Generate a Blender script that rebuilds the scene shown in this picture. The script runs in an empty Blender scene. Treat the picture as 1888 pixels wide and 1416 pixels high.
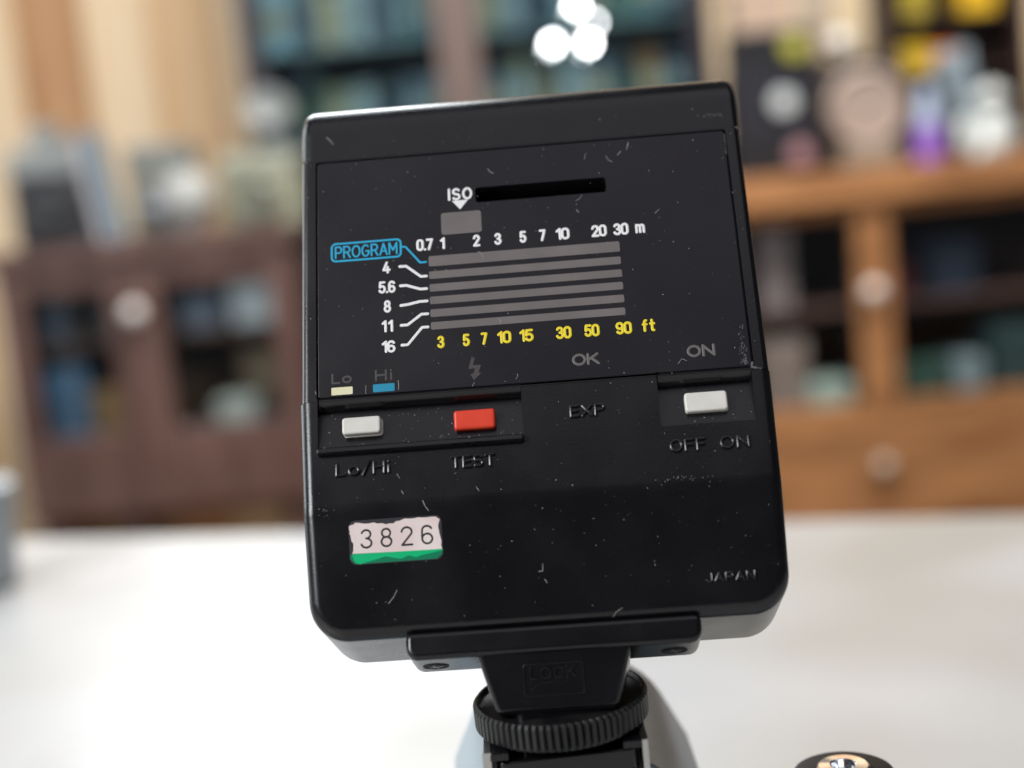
import bpy, bmesh, math, random
from mathutils import Matrix, Vector, Euler
R = math.radians
random.seed(7)
scene = bpy.context.scene
COL = scene.collection

# ---------------------------------------------------------------- camera, world, lamps, exposure
FPX = 2700.0                                   # focal length in photo pixels (1888 wide)
cam_d = bpy.data.cameras.new('camera')
cam = bpy.data.objects.new('camera', cam_d); COL.objects.link(cam)
cam_d.sensor_width = 17.3
cam_d.lens = FPX / 1888 * 17.3
cam_d.clip_start = 0.01; cam_d.clip_end = 50
PITCH, ROLL, CAMZ = 9.0, -5.6, 0.170
Mc = Matrix.Translation((0, 0, CAMZ)) @ Matrix.Rotation(R(90 - PITCH), 4, 'X') @ Matrix.Rotation(R(ROLL), 4, 'Z')
cam.matrix_world = Mc
cam_d.dof.use_dof = True
cam_d.dof.focus_distance = 0.2005
cam_d.dof.aperture_fstop = 4.6
scene.camera = cam

world = bpy.data.worlds.new('World'); scene.world = world; world.use_nodes = True
bg = world.node_tree.nodes['Background']
bg.inputs[0].default_value = (0.80, 0.88, 1.0, 1); bg.inputs[1].default_value = 0.06

def area(name, loc, target, sx, sy, power, col, spread=180):
    l = bpy.data.lights.new(name, 'AREA'); l.shape = 'RECTANGLE'; l.size = sx; l.size_y = sy
    l.energy = power; l.color = col; l.spread = R(spread)
    o = bpy.data.objects.new(name, l); COL.objects.link(o)
    o.location = loc
    o.rotation_euler = (Vector(target) - Vector(loc)).to_track_quat('-Z', 'Y').to_euler()
    return o
area('window_light', (-1.55, 1.15, 0.75), (0.0, 0.35, 0.05), 1.2, 1.4, 20, (0.90, 0.96, 1.0))
area('side_fill_light', (-1.55, -0.85, 1.25), (0.0, 0.2, 0.13), 0.9, 0.9, 48, (0.94, 0.97, 1.0))  # fill lamp added behind the camera to brighten the white print
area('cap_edge_light', (-0.34, 2.0, 1.15), (0.0, 0.3, 0.15), 0.6, 1.1, 18, (0.90, 0.96, 1.0))  # added lamp above the frame, shaped for the highlight on the head cap
area('ceiling_light', (0.2, -0.2, 2.3), (0.2, 0.6, 0.0), 3.0, 2.2, 12.5, (0.95, 0.92, 1.0))
area('background_fill_light', (0.35, 1.5, 1.95), (0.05, 2.75, -0.05), 1.8, 0.6, 50, (1.0, 0.95, 0.88), 110)  # fill lamp added to brighten the cabinets, kept out of the face reflection

vs = scene.view_settings
vs.view_transform = 'Standard'; vs.look = 'None'; vs.exposure = 0.0; vs.gamma = 1.0; vs.use_curve_mapping = False
scene.cycles.use_denoising = True
scene.cycles.max_bounces = 6

# ---------------------------------------------------------------- materials
def principled(name, col, rough=0.5, metal=0.0, spec=0.5, coat=0.0):
    m = bpy.data.materials.new(name); m.use_nodes = True
    b = m.node_tree.nodes['Principled BSDF']
    b.inputs['Base Color'].default_value = (*col, 1); b.inputs['Roughness'].default_value = rough
    b.inputs['Metallic'].default_value = metal; b.inputs['Specular IOR Level'].default_value = spec
    b.inputs['Coat Weight'].default_value = coat
    return m

def add_var(m, scale, col2, lo=0.4, hi=0.7, stretch=(1, 1, 1), bump=0.0, bscale=None, bdist=0.001, rvar=None, detail=4):
    """noise-driven second colour, optional bump and roughness variation, in object space"""
    nt = m.node_tree; b = nt.nodes['Principled BSDF']; N = nt.nodes.new; L = nt.links.new
    tc = N('ShaderNodeTexCoord'); mp = N('ShaderNodeMapping'); mp.inputs['Scale'].default_value = stretch
    L(tc.outputs['Object'], mp.inputs['Vector'])
    nz = N('ShaderNodeTexNoise'); nz.inputs['Scale'].default_value = scale; nz.inputs['Detail'].default_value = detail
    L(mp.outputs[0], nz.inputs['Vector'])
    cr = N('ShaderNodeMapRange'); cr.inputs[1].default_value = lo; cr.inputs[2].default_value = hi
    L(nz.outputs['Fac'], cr.inputs[0])
    mx = N('ShaderNodeMix'); mx.data_type = 'RGBA'
    mx.inputs[6].default_value = b.inputs['Base Color'].default_value; mx.inputs[7].default_value = (*col2, 1)
    L(cr.outputs[0], mx.inputs[0]); L(mx.outputs[2], b.inputs['Base Color'])
    if rvar:
        rr = N('ShaderNodeMapRange'); rr.inputs[1].default_value = 0.3; rr.inputs[2].default_value = 0.7
        rr.inputs[3].default_value, rr.inputs[4].default_value = rvar
        L(nz.outputs['Fac'], rr.inputs[0]); L(rr.outputs[0], b.inputs['Roughness'])
    if bump:
        n2 = N('ShaderNodeTexNoise'); n2.inputs['Scale'].default_value = bscale or scale; n2.inputs['Detail'].default_value = 2
        L(mp.outputs[0], n2.inputs['Vector'])
        bp = N('ShaderNodeBump'); bp.inputs['Strength'].default_value = bump; bp.inputs['Distance'].default_value = bdist
        L(n2.outputs['Fac'], bp.inputs['Height']); L(bp.outputs[0], b.inputs['Normal'])
    return m

BLACK = add_var(principled('black_plastic', (0.0038, 0.0036, 0.0048), 0.26), 90, (0.0055, 0.0050, 0.0066), bump=0.30, bscale=3000, bdist=0.00004, rvar=(0.22, 0.31))
PANEL = add_var(principled('panel_plastic', (0.0065, 0.0052, 0.0078), 0.34, 0.0, 0.42), 70, (0.0085, 0.007, 0.0095), bump=0.25, bscale=4200, bdist=0.00003, rvar=(0.27, 0.40))
BLACK_RING = add_var(principled('ring_plastic', (0.006, 0.006, 0.0065), 0.30), 300, (0.014, 0.013, 0.013), rvar=(0.30, 0.5))
GLOSSBLACK = principled('gloss_black', (0.005, 0.005, 0.006), 0.20)
PIT = principled('slot_black', (0.004, 0.004, 0.005), 0.7)
WINDOW = add_var(principled('grey_window', (0.150, 0.130, 0.124), 0.32), 160, (0.175, 0.152, 0.143))
PRINT_W = principled('white_print', (0.84, 0.82, 0.81), 0.5)
PRINT_Y = principled('yellow_print', (0.85, 0.66, 0.02), 0.5)
PRINT_B = principled('cyan_print', (0.01, 0.38, 0.62), 0.5)
PRINT_G = principled('grey_print', (0.125, 0.112, 0.105), 0.5)
PRINT_G2 = principled('dim_grey_print', (0.055, 0.046, 0.045), 0.5)
CREAM = principled('cream_mark', (0.74, 0.70, 0.45), 0.5)
TEAL = principled('teal_mark', (0.01, 0.25, 0.40), 0.4)
BTN_W = add_var(principled('ivory_plastic', (0.72, 0.69, 0.63), 0.38), 400, (0.66, 0.63, 0.56))
BTN_R = add_var(principled('red_plastic', (0.74, 0.055, 0.022), 0.34), 400, (0.66, 0.045, 0.018))
STICK = add_var(principled('sticker_paper', (0.74, 0.60, 0.57), 0.42), 260, (0.80, 0.70, 0.66))
STICK_CLEAR = principled('sticker_film', (0.045, 0.042, 0.048), 0.25)
GREEN = principled('sticker_green', (0.0, 0.46, 0.17), 0.35)
GREEN_D = principled('sticker_dark_green', (0.0, 0.19, 0.085), 0.35)
INK = principled('black_ink', (0.012, 0.008, 0.012), 0.5)
STEEL = principled('screw_steel', (0.10, 0.10, 0.11), 0.35, 0.9)
CHROME = principled('chrome', (0.82, 0.83, 0.85), 0.10, 1.0)
SATIN = add_var(principled('satin_silver', (0.31, 0.38, 0.42), 0.38, 0.2), 700, (0.33, 0.40, 0.44), bump=0.1, bscale=4000, bdist=0.00003)
SHOE = principled('shoe_metal', (0.55, 0.54, 0.52), 0.28, 1.0)
DUST = principled('dust', (0.40, 0.38, 0.37), 0.9)
SCUFF = principled('scuffed_plastic', (0.10, 0.098, 0.10), 0.7)

# ---------------------------------------------------------------- mesh helpers
MM = 0.001
def link(name, me, mat, parent=None, angle=35, wn=True):
    o = bpy.data.objects.new(name, me); COL.objects.link(o)
    if mat: me.materials.clear(); me.materials.append(mat)
    if angle is not None:
        me.shade_smooth(); me.set_sharp_from_angle(angle=R(angle))
        if wn: md = o.modifiers.new('normals', 'WEIGHTED_NORMAL'); md.keep_sharp = True; md.weight = 80
    if parent: o.parent = parent
    return o
def tag(o, label, cat, group=None, kind=None):
    o['label'] = label
    if cat: o['category'] = cat
    if group: o['group'] = group
    if kind: o['kind'] = kind
    return o
def mesh_from(verts, faces, name='m', scale=1.0):
    me = bpy.data.meshes.new(name)
    me.from_pydata([tuple(c * scale for c in v) for v in verts], [], faces)
    bm = bmesh.new(); bm.from_mesh(me); bmesh.ops.recalc_face_normals(bm, faces=bm.faces[:]); bm.to_mesh(me); bm.free()
    return me

def offset(poly, d):
    """inward offset of a CCW polygon"""
    n = len(poly); out = []
    for i in range(n):
        p0, p1, p2 = (Vector(poly[i - 1]), Vector(poly[i]), Vector(poly[(i + 1) % n]))
        e1 = (p1 - p0).normalized(); e2 = (p2 - p1).normalized()
        n1 = Vector((-e1.y, e1.x)); n2 = Vector((-e2.y, e2.x))
        b = n1 + n2; k = max(b.length_squared / 2, 0.3)
        q = p1 + b / k * d
        out.append((q.x, q.y))
    return out
def rrect(x0, x1, y0, y1, r=(0, 0, 0, 0), n=8):
    """CCW rounded rectangle, radii: bottom-left, bottom-right, top-right, top-left"""
    if not isinstance(r, (tuple, list)): r = (r,) * 4
    pts = []
    for (cx, cy, sx, sy, a0), rr in zip(((x0, y0, 1, 1, 180), (x1, y0, -1, 1, 270), (x1, y1, -1, -1, 0), (x0, y1, 1, -1, 90)), r):
        if rr <= 0: pts.append((cx, cy)); continue
        for k in range(n + 1):
            a = R(a0 + 90 * k / n)
            pts.append((cx + sx * rr + rr * math.cos(a), cy + sy * rr + rr * math.sin(a)))
    return pts
def prism(poly, a0, a1, r0=0.0, r1=0.0, steps=4, axes='uvw', scale=MM, top_scale=None):
    """extrude a CCW outline from a0 to a1 with rounded edges r0 (at a0) and r1 (at a1)"""
    rings = []
    def prof(r, a, sgn):
        if r <= 0: return [(0, a)]
        return [(r * (1 - math.cos(R(90) * k / steps)), a + sgn * r * (1 - math.sin(R(90) * k / steps))) for k in range(steps + 1)]
    low = [(d, a) for d, a in reversed(prof(r0, a0, 1))]
    hi = prof(r1, a1, -1)
    for d, a in low + hi:
        rings.append((offset(poly, d) if d > 1e-9 else poly, a))
    V = []; Fc = []; n = len(poly)
    for pl, a in rings:
        for (x, y) in pl:
            V.append({'uvw': (x, y, a), 'vwu': (a, x, y), 'xyz': (x, y, a)}[axes])
    for k in range(len(rings) - 1):
        for i in range(n):
            j = (i + 1) % n
            Fc.append((k * n + i, k * n + j, (k + 1) * n + j, (k + 1) * n + i))
    Fc.append(tuple(reversed(range(n)))); Fc.append(tuple(range((len(rings) - 1) * n, len(rings) * n)))
    return mesh_from(V, Fc, scale=scale)
def boolean(me, cutters):
    o = bpy.data.objects.new('tmp', me); COL.objects.link(o); cs = []
    for c in cutters:
        co = bpy.data.objects.new('cut', c); COL.objects.link(co); cs.append(co)
        md = o.modifiers.new('b', 'BOOLEAN'); md.object = co; md.operation = 'DIFFERENCE'; md.solver = 'EXACT'
    dg = bpy.context.evaluated_depsgraph_get(); dg.update()
    res = bpy.data.meshes.new_from_object(o.evaluated_get(dg))
    for c in cs + [o]: bpy.data.objects.remove(c)
    return res
def bend(v):                                       # in mm: the lower third of the back face is steeper
    k = math.tan(R(11)); x = -16.0 - v
    if x < -.8: return 0.0
    if x > .8: return -k * x
    return -k * (x + .8) ** 2 / 3.2
def bend_mesh(me):
    for v in me.vertices: v.co.z += bend(v.co.y / MM) * MM
    return me
def bisect_v(me, vs):
    bm = bmesh.new(); bm.from_mesh(me)
    for v in vs:
        bmesh.ops.bisect_plane(bm, geom=bm.verts[:] + bm.edges[:] + bm.faces[:], plane_co=(0, v * MM, 0), plane_no=(0, 1, 0))
    bm.to_mesh(me); bm.free(); return me
def merge(meshes):
    bm = bmesh.new()
    for m in meshes: bm.from_mesh(m)
    me = bpy.data.meshes.new('merged'); bm.to_mesh(me); bm.free()
    return me

# ---------------------------------------------------------------- stroke lettering
def arc(cx, cy, rx, ry, a0, a1, n=14):
    return [(cx + rx * math.cos(R(a0 + (a1 - a0) * k / n)), cy + ry * math.sin(R(a0 + (a1 - a0) * k / n))) for k in range(n + 1)]
def stadium(w, h=1.0):
    r = w / 2
    return arc(r, h - r, r, r, 0, 180, 10) + arc(r, r, r, r, 180, 360, 10) + [(w, h - r)]
G = {
 '0': (.50, [stadium(.50)]), '1': (.24, [[(0, .78), (.24, 1), (.24, 0)]]),
 '2': (.50, [arc(.25, .74, .25, .26, 175, -30) + [(0, 0), (.5, 0)]]),
 '3': (.50, [arc(.24, .76, .23, .24, 160, -90) , arc(.24, .26, .26, .26, 90, -165)]),
 '4': (.52, [[(.30, 1), (0, .26), (.52, .26)], [(.37, .55), (.37, 0)]]),
 '5': (.50, [[(.46, 1), (.07, 1), (.03, .52)] , arc(.24, .31, .26, .31, 140, -155)]),
 '6': (.50, [arc(.25, .75, .24, .25, 25, 180) + [(0, .28)] , arc(.25, .28, .25, .28, 0, 360, 20)]),
 '7': (.48, [[(0, 1), (.48, 1), (.16, 0)]]),
 '8': (.50, [arc(.25, .76, .21, .24, 0, 360, 20), arc(.25, .27, .25, .27, 0, 360, 20)]),
 '9': (.50, [arc(.25, .25, .24, .25, 205, 360) + [(.5, .72)], arc(.25, .72, .25, .28, 0, 360, 20)]),
 '.': (.06, [[(.02, 0), (.04, 0)]]),
 'P': (.48, [[(0, 0), (0, 1), (.26, 1)] + arc(.26, .73, .22, .27, 90, -90, 10) + [(0, .46)]]),
 'R': (.50, [[(0, 0), (0, 1), (.26, 1)] + arc(.26, .74, .22, .26, 90, -90, 10) + [(0, .48)], [(.26, .48), (.50, 0)]]),
 'O': (.60, [arc(.30, .5, .30, .5, 0, 360, 28)]), 'Q': (.60, [arc(.30, .5, .30, .5, 0, 360, 28)]),
 'G': (.56, [arc(.28, .5, .28, .5, 45, 345, 24) + [(.56, .45), (.32, .45)]]),
 'C': (.56, [arc(.28, .5, .28, .5, 48, 312, 24)]),
 'A': (.56, [[(0, 0), (.28, 1), (.56, 0)], [(.10, .33), (.46, .33)]]),
 'M': (.60, [[(0, 0), (0, 1), (.30, .35), (.60, 1), (.60, 0)]]),
 'I': (.0, [[(0, 0), (0, 1)]]),
 'S': (.48, [arc(.24, .75, .22, .25, 30, 270, 14) + arc(.24, .25, .24, .25, 90, -150, 14)[1:]]),
 'm': (.66, [[(0, 0), (0, .68)], arc(.165, .50, .165, .18, 180, 0, 8) + [(.33, 0)], arc(.495, .50, .165, .18, 180, 0, 8) + [(.66, 0)]]),
 'f': (.36, [arc(.30, .82, .15, .18, 80, 180, 6) + [(.15, 0)], [(0, .62), (.34, .62)]]),
 't': (.36, [[(.16, 1), (.16, .14)] + arc(.28, .14, .12, .14, 180, 285, 6), [(0, .66), (.36, .66)]]),
 'L': (.42, [[(0, 1), (0, 0), (.42, 0)]]), 'o': (.48, [arc(.24, .33, .24, .33, 0, 360, 20)]),
 'H': (.52, [[(0, 0), (0, 1)], [(.52, 0), (.52, 1)], [(0, .52), (.52, .52)]]),
 'i': (.02, [[(.01, 0), (.01, .66)], [(.01, .94), (.01, .97)]]),
 'K': (.50, [[(0, 0), (0, 1)], [(.48, 1), (0, .38)], [(.17, .60), (.52, 0)]]),
 'N': (.54, [[(0, 0), (0, 1), (.54, 0), (.54, 1)]]),
 'E': (.44, [[(.44, 1), (0, 1), (0, 0), (.44, 0)], [(0, .52), (.38, .52)]]),
 'F': (.44, [[(.44, 1), (0, 1), (0, 0)], [(0, .52), (.38, .52)]]),
 'X': (.54, [[(0, 0), (.54, 1)], [(0, 1), (.54, 0)]]),
 'T': (.50, [[(0, 1), (.50, 1)], [(.25, 1), (.25, 0)]]),
 'J': (.40, [[(.40, 1), (.40, .22)] + arc(.20, .22, .20, .22, 0, -170, 10)]),
 '/': (.34, [[(0, -.08), (.34, 1.05)]]),
}
def ribbon(pts, hw, h, w0, V, Fc, bendfn=None):
    """domed stroke with round ends along a polyline; splits at sharp corners"""
    P = [Vector(p) for p in pts]
    Q = [P[0]]
    for p in P[1:]:
        if (p - Q[-1]).length > 1e-4: Q.append(p)
    P = Q
    segs = [[P[0]]]
    for i in range(1, len(P)):
        segs[-1].append(P[i])
        if 0 < i < len(P) - 1:
            a = (P[i] - P[i - 1]).angle(P[i + 1] - P[i], 0)
            if a > R(50): segs.append([P[i]])
    prof = [(-1, 0), (-.82, .8), (0, 1), (.82, .8), (1, 0)]
    for s in segs:
        if len(s) < 2: continue
        st = []
        d0 = (s[1] - s[0]).normalized(); d1 = (s[-1] - s[-2]).normalized()
        for k in range(4): a = R(90) * k / 4; st.append((s[0] - d0 * hw * math.cos(a), d0, max(hw * math.sin(a), hw * .03)))
        for i, p in enumerate(s):
            if i == 0: d = d0
            elif i == len(s) - 1: d = d1
            else: d = ((p - s[i - 1]).normalized() + (s[i + 1] - p).normalized()).normalized()
            st.append((p, d, hw))
        for k in range(1, 5): a = R(90) * k / 4; st.append((s[-1] + d1 * hw * math.sin(a), d1, max(hw * math.cos(a), hw * .03)))
        base = len(V); jit = random.random() * .06
        for p, d, w in st:
            nn = Vector((-d.y, d.x))
            for o, z in prof:
                q = p + nn * o * w
                V.append((q.x, q.y, w0 + (h * z * (1 + jit) * (0.25 + 0.75 * w / hw)) + (bendfn(q.y) if bendfn else 0)))
        for k in range(len(st) - 1):
            for j in range(4):
                a = base + k * 5 + j; Fc.append((a, a + 1, a + 6, a + 5))
def strokes_mesh(strokes, hw, h, w0, bendfn=None):
    V, Fc = [], []
    for s in strokes: ribbon(s, hw, h, w0, V, Fc, bendfn)
    return mesh_from(V, Fc, scale=MM)
def text_mesh(txt, u0, u1, v0, v1, sw, h=0.03, w0=0.015, bendfn=None, gap=.20):
    hw = sw / 2; x = 0; out = []
    for i, ch in enumerate(txt):
        if ch == ' ': x += .30; continue
        w, st = G[ch]; out.append((x, st)); x += w + gap
    W = max(x - gap, .001)
    sx = (u1 - u0 - sw) / W if W > .01 else 1; sy = (v1 - v0 - sw)
    S = []
    for x0, st in out:
        for s in st: S.append([(u0 + hw + (x0 + px) * sx, v0 + hw + py * sy) for px, py in s])
    return strokes_mesh(S, hw, h, w0, bendfn)
def flat(poly, w, bendfn=None, th=0.03, mat=None):
    me = prism(poly, w, w + th, 0, 0)
    if bendfn: bend_mesh(me)
    return me

# ================================================================ THE FLASH
Rf = Euler((R(-21.58976), R(-2.69505), R(4.31514)), 'XYZ').to_matrix().to_4x4()
FLASH = Mc @ Matrix.Translation((0, 0, -0.2)) @ Rf           # pose of the flash frame (u right, v up, w out of the back face)
RING_T = Vector((0.0023, 0.1876, 0.0980))                     # centre of the ring's upper rim
base_l = FLASH.inverted() @ (RING_T + Vector((0, 0, -0.0075)))
flash = bpy.data.objects.new('camera_flash', None); COL.objects.link(flash)
flash.empty_display_size = 0.02
flash.matrix_world = FLASH @ Matrix.Translation(base_l)
tag(flash, 'black plastic camera flash with printed distance scale, number sticker and three buttons', 'camera flash')
def part(name, me, mat, parent=None, angle=35, label=None):
    o = link(name, me, mat, parent or flash, angle)
    if parent is None: o.location = -base_l
    if label: o['label'] = label
    return o

# lower housing ------------------------------------------------------------
hous = [(-28.5, -26.9)] 
hous = rrect(-28.75, 34.65, -32.9, -0.50, (5.2, 5.2, 0, 0), 12)
hous = [(x + (-0.75 if x < 0 else 0.5) * max(0.0, min(1.0, (y + 24) / 16)), y) for x, y in hous]
me = prism(hous, -17.0, 0.0, 0.8, 1.7, 6)
for v in me.vertices:
    if v.co.y > -2.4 * MM: v.co.y = -0.50 * MM
def wedge(u0, u1, top, bot, d_top, d_bot):
    prof = [(top, 3.0), (top, -0.1), (-1.5, -d_top), (bot, -d_bot), (bot, 3.0)]
    V = [(u, v, w) for u in (u0, u1) for v, w in prof]
    return mesh_from(V, [(0, 1, 2, 3, 4), (9, 8, 7, 6, 5)] + [(i, i + 5, (i + 1) % 5 + 5, (i + 1) % 5) for i in range(5)], scale=MM)
me = boolean(me, [wedge(-26.85, 1.20, -0.2, -7.45, 1.75, 0.45), wedge(19.65, 32.45, -0.2, -7.70, 1.75, 0.45)])
bisect_v(me, [-15.2, -15.6, -16, -16.4, -16.8, -22, -28])
bend_mesh(me)
housing = part('lower_housing', me, BLACK)

# mid shell with the pocket for the panel -------------------------------------
me = prism(rrect(-29.15, 34.95, -0.46, 37.25, 0), -24, 0.0, 0.8, 1.1, 5)
for v in me.vertices: v.co.y = (37.25 if v.co.y > 20 * MM else -0.46) * MM
me = boolean(me, [prism(rrect(-27.0, 32.95, -0.28, 37.08, .4, 3), -1.35, 4.0), prism(rrect(-3.72, 15.07, 28.43, 30.82, .4, 4), -4.2, 4.0)])
shell = part('middle_shell', me, BLACK)
# head cap: side profile (v, w) run across the width ------------------------------
cap = [(37.30, -24.0), (48.4, -24.0)] + [(41.9 + 6.5 * math.cos(R(a)), -6.5 + 6.5 * math.sin(R(a))) for a in range(0, 91, 6)] + [(37.30, 0.0)]
cap = [(v, w) for v, w in cap]
me = prism([(v, w) for v, w in cap], -29.40, 35.15, 2.0, 1.4, 6, axes='vwu')
headcap = part('head_cap', me, BLACK)
# display panel ----------------------------------------------------------------
me = prism(rrect(-26.76, 32.70, 0.0, 36.92, .45, 4), -1.34, 0.0, 0, 0.14, 3)
me = boolean(me, [prism(rrect(-3.75, 15.10, 28.40, 30.85, .45, 4), -3, 2.0)])
panel = part('display_panel', me, PANEL)
part('iso_slot', prism(rrect(-3.62, 14.97, 28.52, 30.73, .4, 4), -4.2, -4.0, 0, 0), PIT, panel)
for v0, v1 in ((18.78, 20.40), (16.82, 18.00), (14.84, 16.00), (12.90, 14.06), (10.92, 12.10), (9.00, 10.13)):
    part('scale_bar', prism(rrect(-10.84, 16.26, v0, v1, .22, 3), -0.03, 0.02), WINDOW, panel)
part('iso_window', prism(rrect(-8.84, -3.06, 23.62, 27.12, .4, 4), -0.03, 0.02), WINDOW, panel)
part('lettering', text_mesh('ISO', -7.69, -4.15, 29.02, 31.02, .36, gap=.30), PRINT_W, panel)
part('pointer_mark', flat([(-7.17, 28.98), (-6.02, 27.50), (-4.83, 28.98)], 0.012), PRINT_W, panel, None)
def ring_outline(x0, x1, y0, y1, r, sw):
    c = rrect(x0 + sw / 2, x1 - sw / 2, y0 + sw / 2, y1 - sw / 2, r, 6); return c + [c[0]]
part('program_frame', strokes_mesh([ring_outline(-24.82, -14.60, 20.60, 23.66, .6, .30)], .15, .03, .015), PRINT_B, panel)
part('lettering', text_mesh('PROGRAM', -24.25, -15.20, 21.12, 23.12, .26), PRINT_B, panel)
part('leader_line', strokes_mesh([[(-14.62, 22.25), (-14.07, 22.2), (-12.02, 19.52), (-11.21, 19.55)]], .15, .03, .015), PRINT_B, panel)
for pts in ([(-14.95, 19.14), (-14.07, 19.14), (-12.0, 17.33), (-11.22, 17.33)], [(-14.93, 16.12), (-14.1, 16.12), (-12.15, 15.38), (-11.25, 15.38)],
            [(-14.95, 13.07), (-13.97, 13.14), (-12.29, 13.46), (-11.25, 13.46)], [(-14.98, 10.02), (-14.09, 10.02), (-12.1, 11.48), (-11.22, 11.48)],
            [(-14.95, 7.01), (-14.14, 7.01), (-12.07, 9.47), (-11.25, 9.47)]):
    part('leader_line', strokes_mesh([pts], .21, .03, .015), PRINT_W, panel)
VM = (21.34, 23.24)
for t, a, b in (('0.7', -12.51, -10.07), ('1', -9.10, -8.38), ('2', -4.40, -3.35), ('3', -1.35, -0.30), ('5', 2.24, 3.26), ('7', 5.05, 6.03),
                ('10', 7.42, 9.39), ('20', 12.48, 14.67), ('30', 15.59, 17.77)):
    part('scale_number', text_mesh(t, a, b, *VM, .38), PRINT_W, panel)
part('lettering', text_mesh('m', 18.69, 20.07, 21.40, 23.40, .36), PRINT_W, panel)
for t, a, b, v0, v1 in (('4', -17.46, -16.28, 18.20, 20.10), ('5.6', -18.08, -15.63, 15.14, 17.05), ('8', -17.40, -16.33, 12.13, 14.06),
                        ('11', -17.73, -16.11, 9.14, 11.0), ('16', -17.78, -15.85, 6.02, 7.88)):
    part('scale_number', text_mesh(t, a, b, v0, v1, .36, gap=.34 if t == '11' else .2), PRINT_W, panel)
for t, a, b in (('3', -10.03, -9.0), ('5', -6.49, -5.47), ('7', -3.95, -3.0), ('10', -1.67, 0.29), ('15', 1.41, 3.39), ('30', 6.47, 8.64),
                ('50', 10.39, 12.52), ('90', 14.73, 16.98)):
    part('scale_number', text_mesh(t, a, b, 6.10, 7.98, .38), PRINT_Y, panel)
part('lettering', text_mesh('ft', 18.34, 20.20, 6.20, 8.10, .38, gap=.42), PRINT_Y, panel)
part('lettering', text_mesh('OK', 8.41, 12.15, 1.93, 3.72, .38, gap=.16), PRINT_G, panel)
part('lettering', text_mesh('ON', 24.11, 27.98, 1.90, 3.72, .38, gap=.18), PRINT_G, panel)
part('lettering', text_mesh('Lo', -24.88, -22.0, 1.92, 3.55, .32, gap=.22), PRINT_G2, panel)
part('lettering', text_mesh('Hi', -18.82, -16.38, 1.89, 3.62, .32, gap=.26), PRINT_G2, panel)
bolt = [(-5.39, 4.31), (-4.90, 4.33), (-5.22, 3.19), (-4.13, 3.16), (-4.50, 2.02), (-4.12, 1.99), (-5.16, 0.97), (-5.64, 1.91), (-5.21, 1.98), (-4.93, 2.7), (-5.87, 2.69)]
part('flash_symbol', flat(list(reversed(bolt)), 0.012), PRINT_G2, panel, None)
part('low_mark', prism(rrect(-24.89, -21.95, 0.30, 1.42, .1, 2), -0.03, 0.02), CREAM, panel)
part('high_mark', prism(rrect(-19.12, -16.14, 0.30, 1.46, .1, 2), -0.03, 0.02), TEAL, panel)

# trays and buttons ------------------------------------------------------------
me = prism([(-7.38, -0.9), (-8.55, -0.3), (-8.50, 0.62), (-8.25, 1.05), (-7.75, 1.0), (-7.42, 0.45)][::-1], -26.85, 1.20, .35, .35, 3, axes='vwu')
part('tray_ridge', me, GLOSSBLACK)
lip = [(-0.08, 0.03), (-0.45, -0.08), (-1.2, -0.85), (-1.62, -1.70), (-1.62, -2.2), (-0.08, -2.2)]
part('tray_lip', prism(lip[::-1], -26.80, 1.15, .3, .1, 3, axes='vwu'), GLOSSBLACK)
part('tray_lip', prism(lip[::-1], 19.70, 32.40, .3, .1, 3, axes='vwu'), GLOSSBLACK)
def button(name, u0, u1, v0, v1, top, mat, label, skirt=.22, r=.30):
    b = part(name, prism(rrect(u0, u1, v0, v1, .45, 4), -2.6, top, 0, r, 4), mat, None, 40, label)
    if skirt: part('skirt', prism(rrect(u0 + .12, u1 + skirt, v0 - skirt * .8, v1 - .1, .45, 4), -2.6, top - .95, 0, .15, 3), mat, b)
    return b
button('mode_button', -23.45, -18.15, -5.62, -3.20, 0.35, BTN_W, 'ivory slide button above the embossed Lo/Hi')
button('test_button', -8.20, -2.50, -6.10, -3.25, 0.15, BTN_R, 'red button above the embossed TEST', 0, .42)
button('power_switch', 23.10, 28.85, -5.95, -3.20, 0.15, BTN_W, 'ivory slide switch above the embossed OFF ON', .10)
for t, a, b, v0, v1 in (('Lo/Hi', -24.43, -16.96, -11.60, -9.55), ('TEST', -8.86, -2.75, -11.65, -9.75), ('EXP', 7.54, 12.40, -5.64, -3.77),
                        ('OFF', 20.51, 25.45, -11.60, -9.70), ('ON', 27.19, 31.19, -11.65, -9.70)):
    part('embossed_lettering', text_mesh(t, a, b, v0, v1, .40, .30, -0.01, gap=.22), BLACK)
part('embossed_lettering', text_mesh('JAPAN', 23.6, 30.2, -28.85, -27.55, .30, .26, -0.01, bend, gap=.22), BLACK)

# number sticker ------------------------------------------------------------------
def wavy(pts, amp, n=5):
    out = []
    for (x0, y0), (x1, y1) in zip(pts[:-1], pts[1:]):
        for k in range(n):
            t = k / n; out.append((x0 + (x1 - x0) * t + random.uniform(-amp, amp), y0 + (y1 - y0) * t + random.uniform(-amp, amp)))
    return out + [pts[-1]]
st = part('number_sticker', flat(rrect(-22.85, -10.40, -23.45, -17.70, .9, 6), 0.0, bend, .05), STICK_CLEAR, None, None,
          'white and green paper sticker printed 3826, edges torn')
pap = wavy([(-22.45, -22.05), (-22.3, -20.6), (-22.75, -19.4), (-22.70, -18.4), (-22.0, -18.05), (-19.5, -18.2), (-17.2, -18.45), (-15.8, -18.0), (-13.5, -17.9), (-11.2, -17.85), (-10.7, -18.3), (-10.85, -19.6), (-10.6, -21.0), (-10.55, -22.2)], .09, 4)
part('paper', flat(pap[::-1], 0.05, bend, .03), STICK, st, None)
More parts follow.
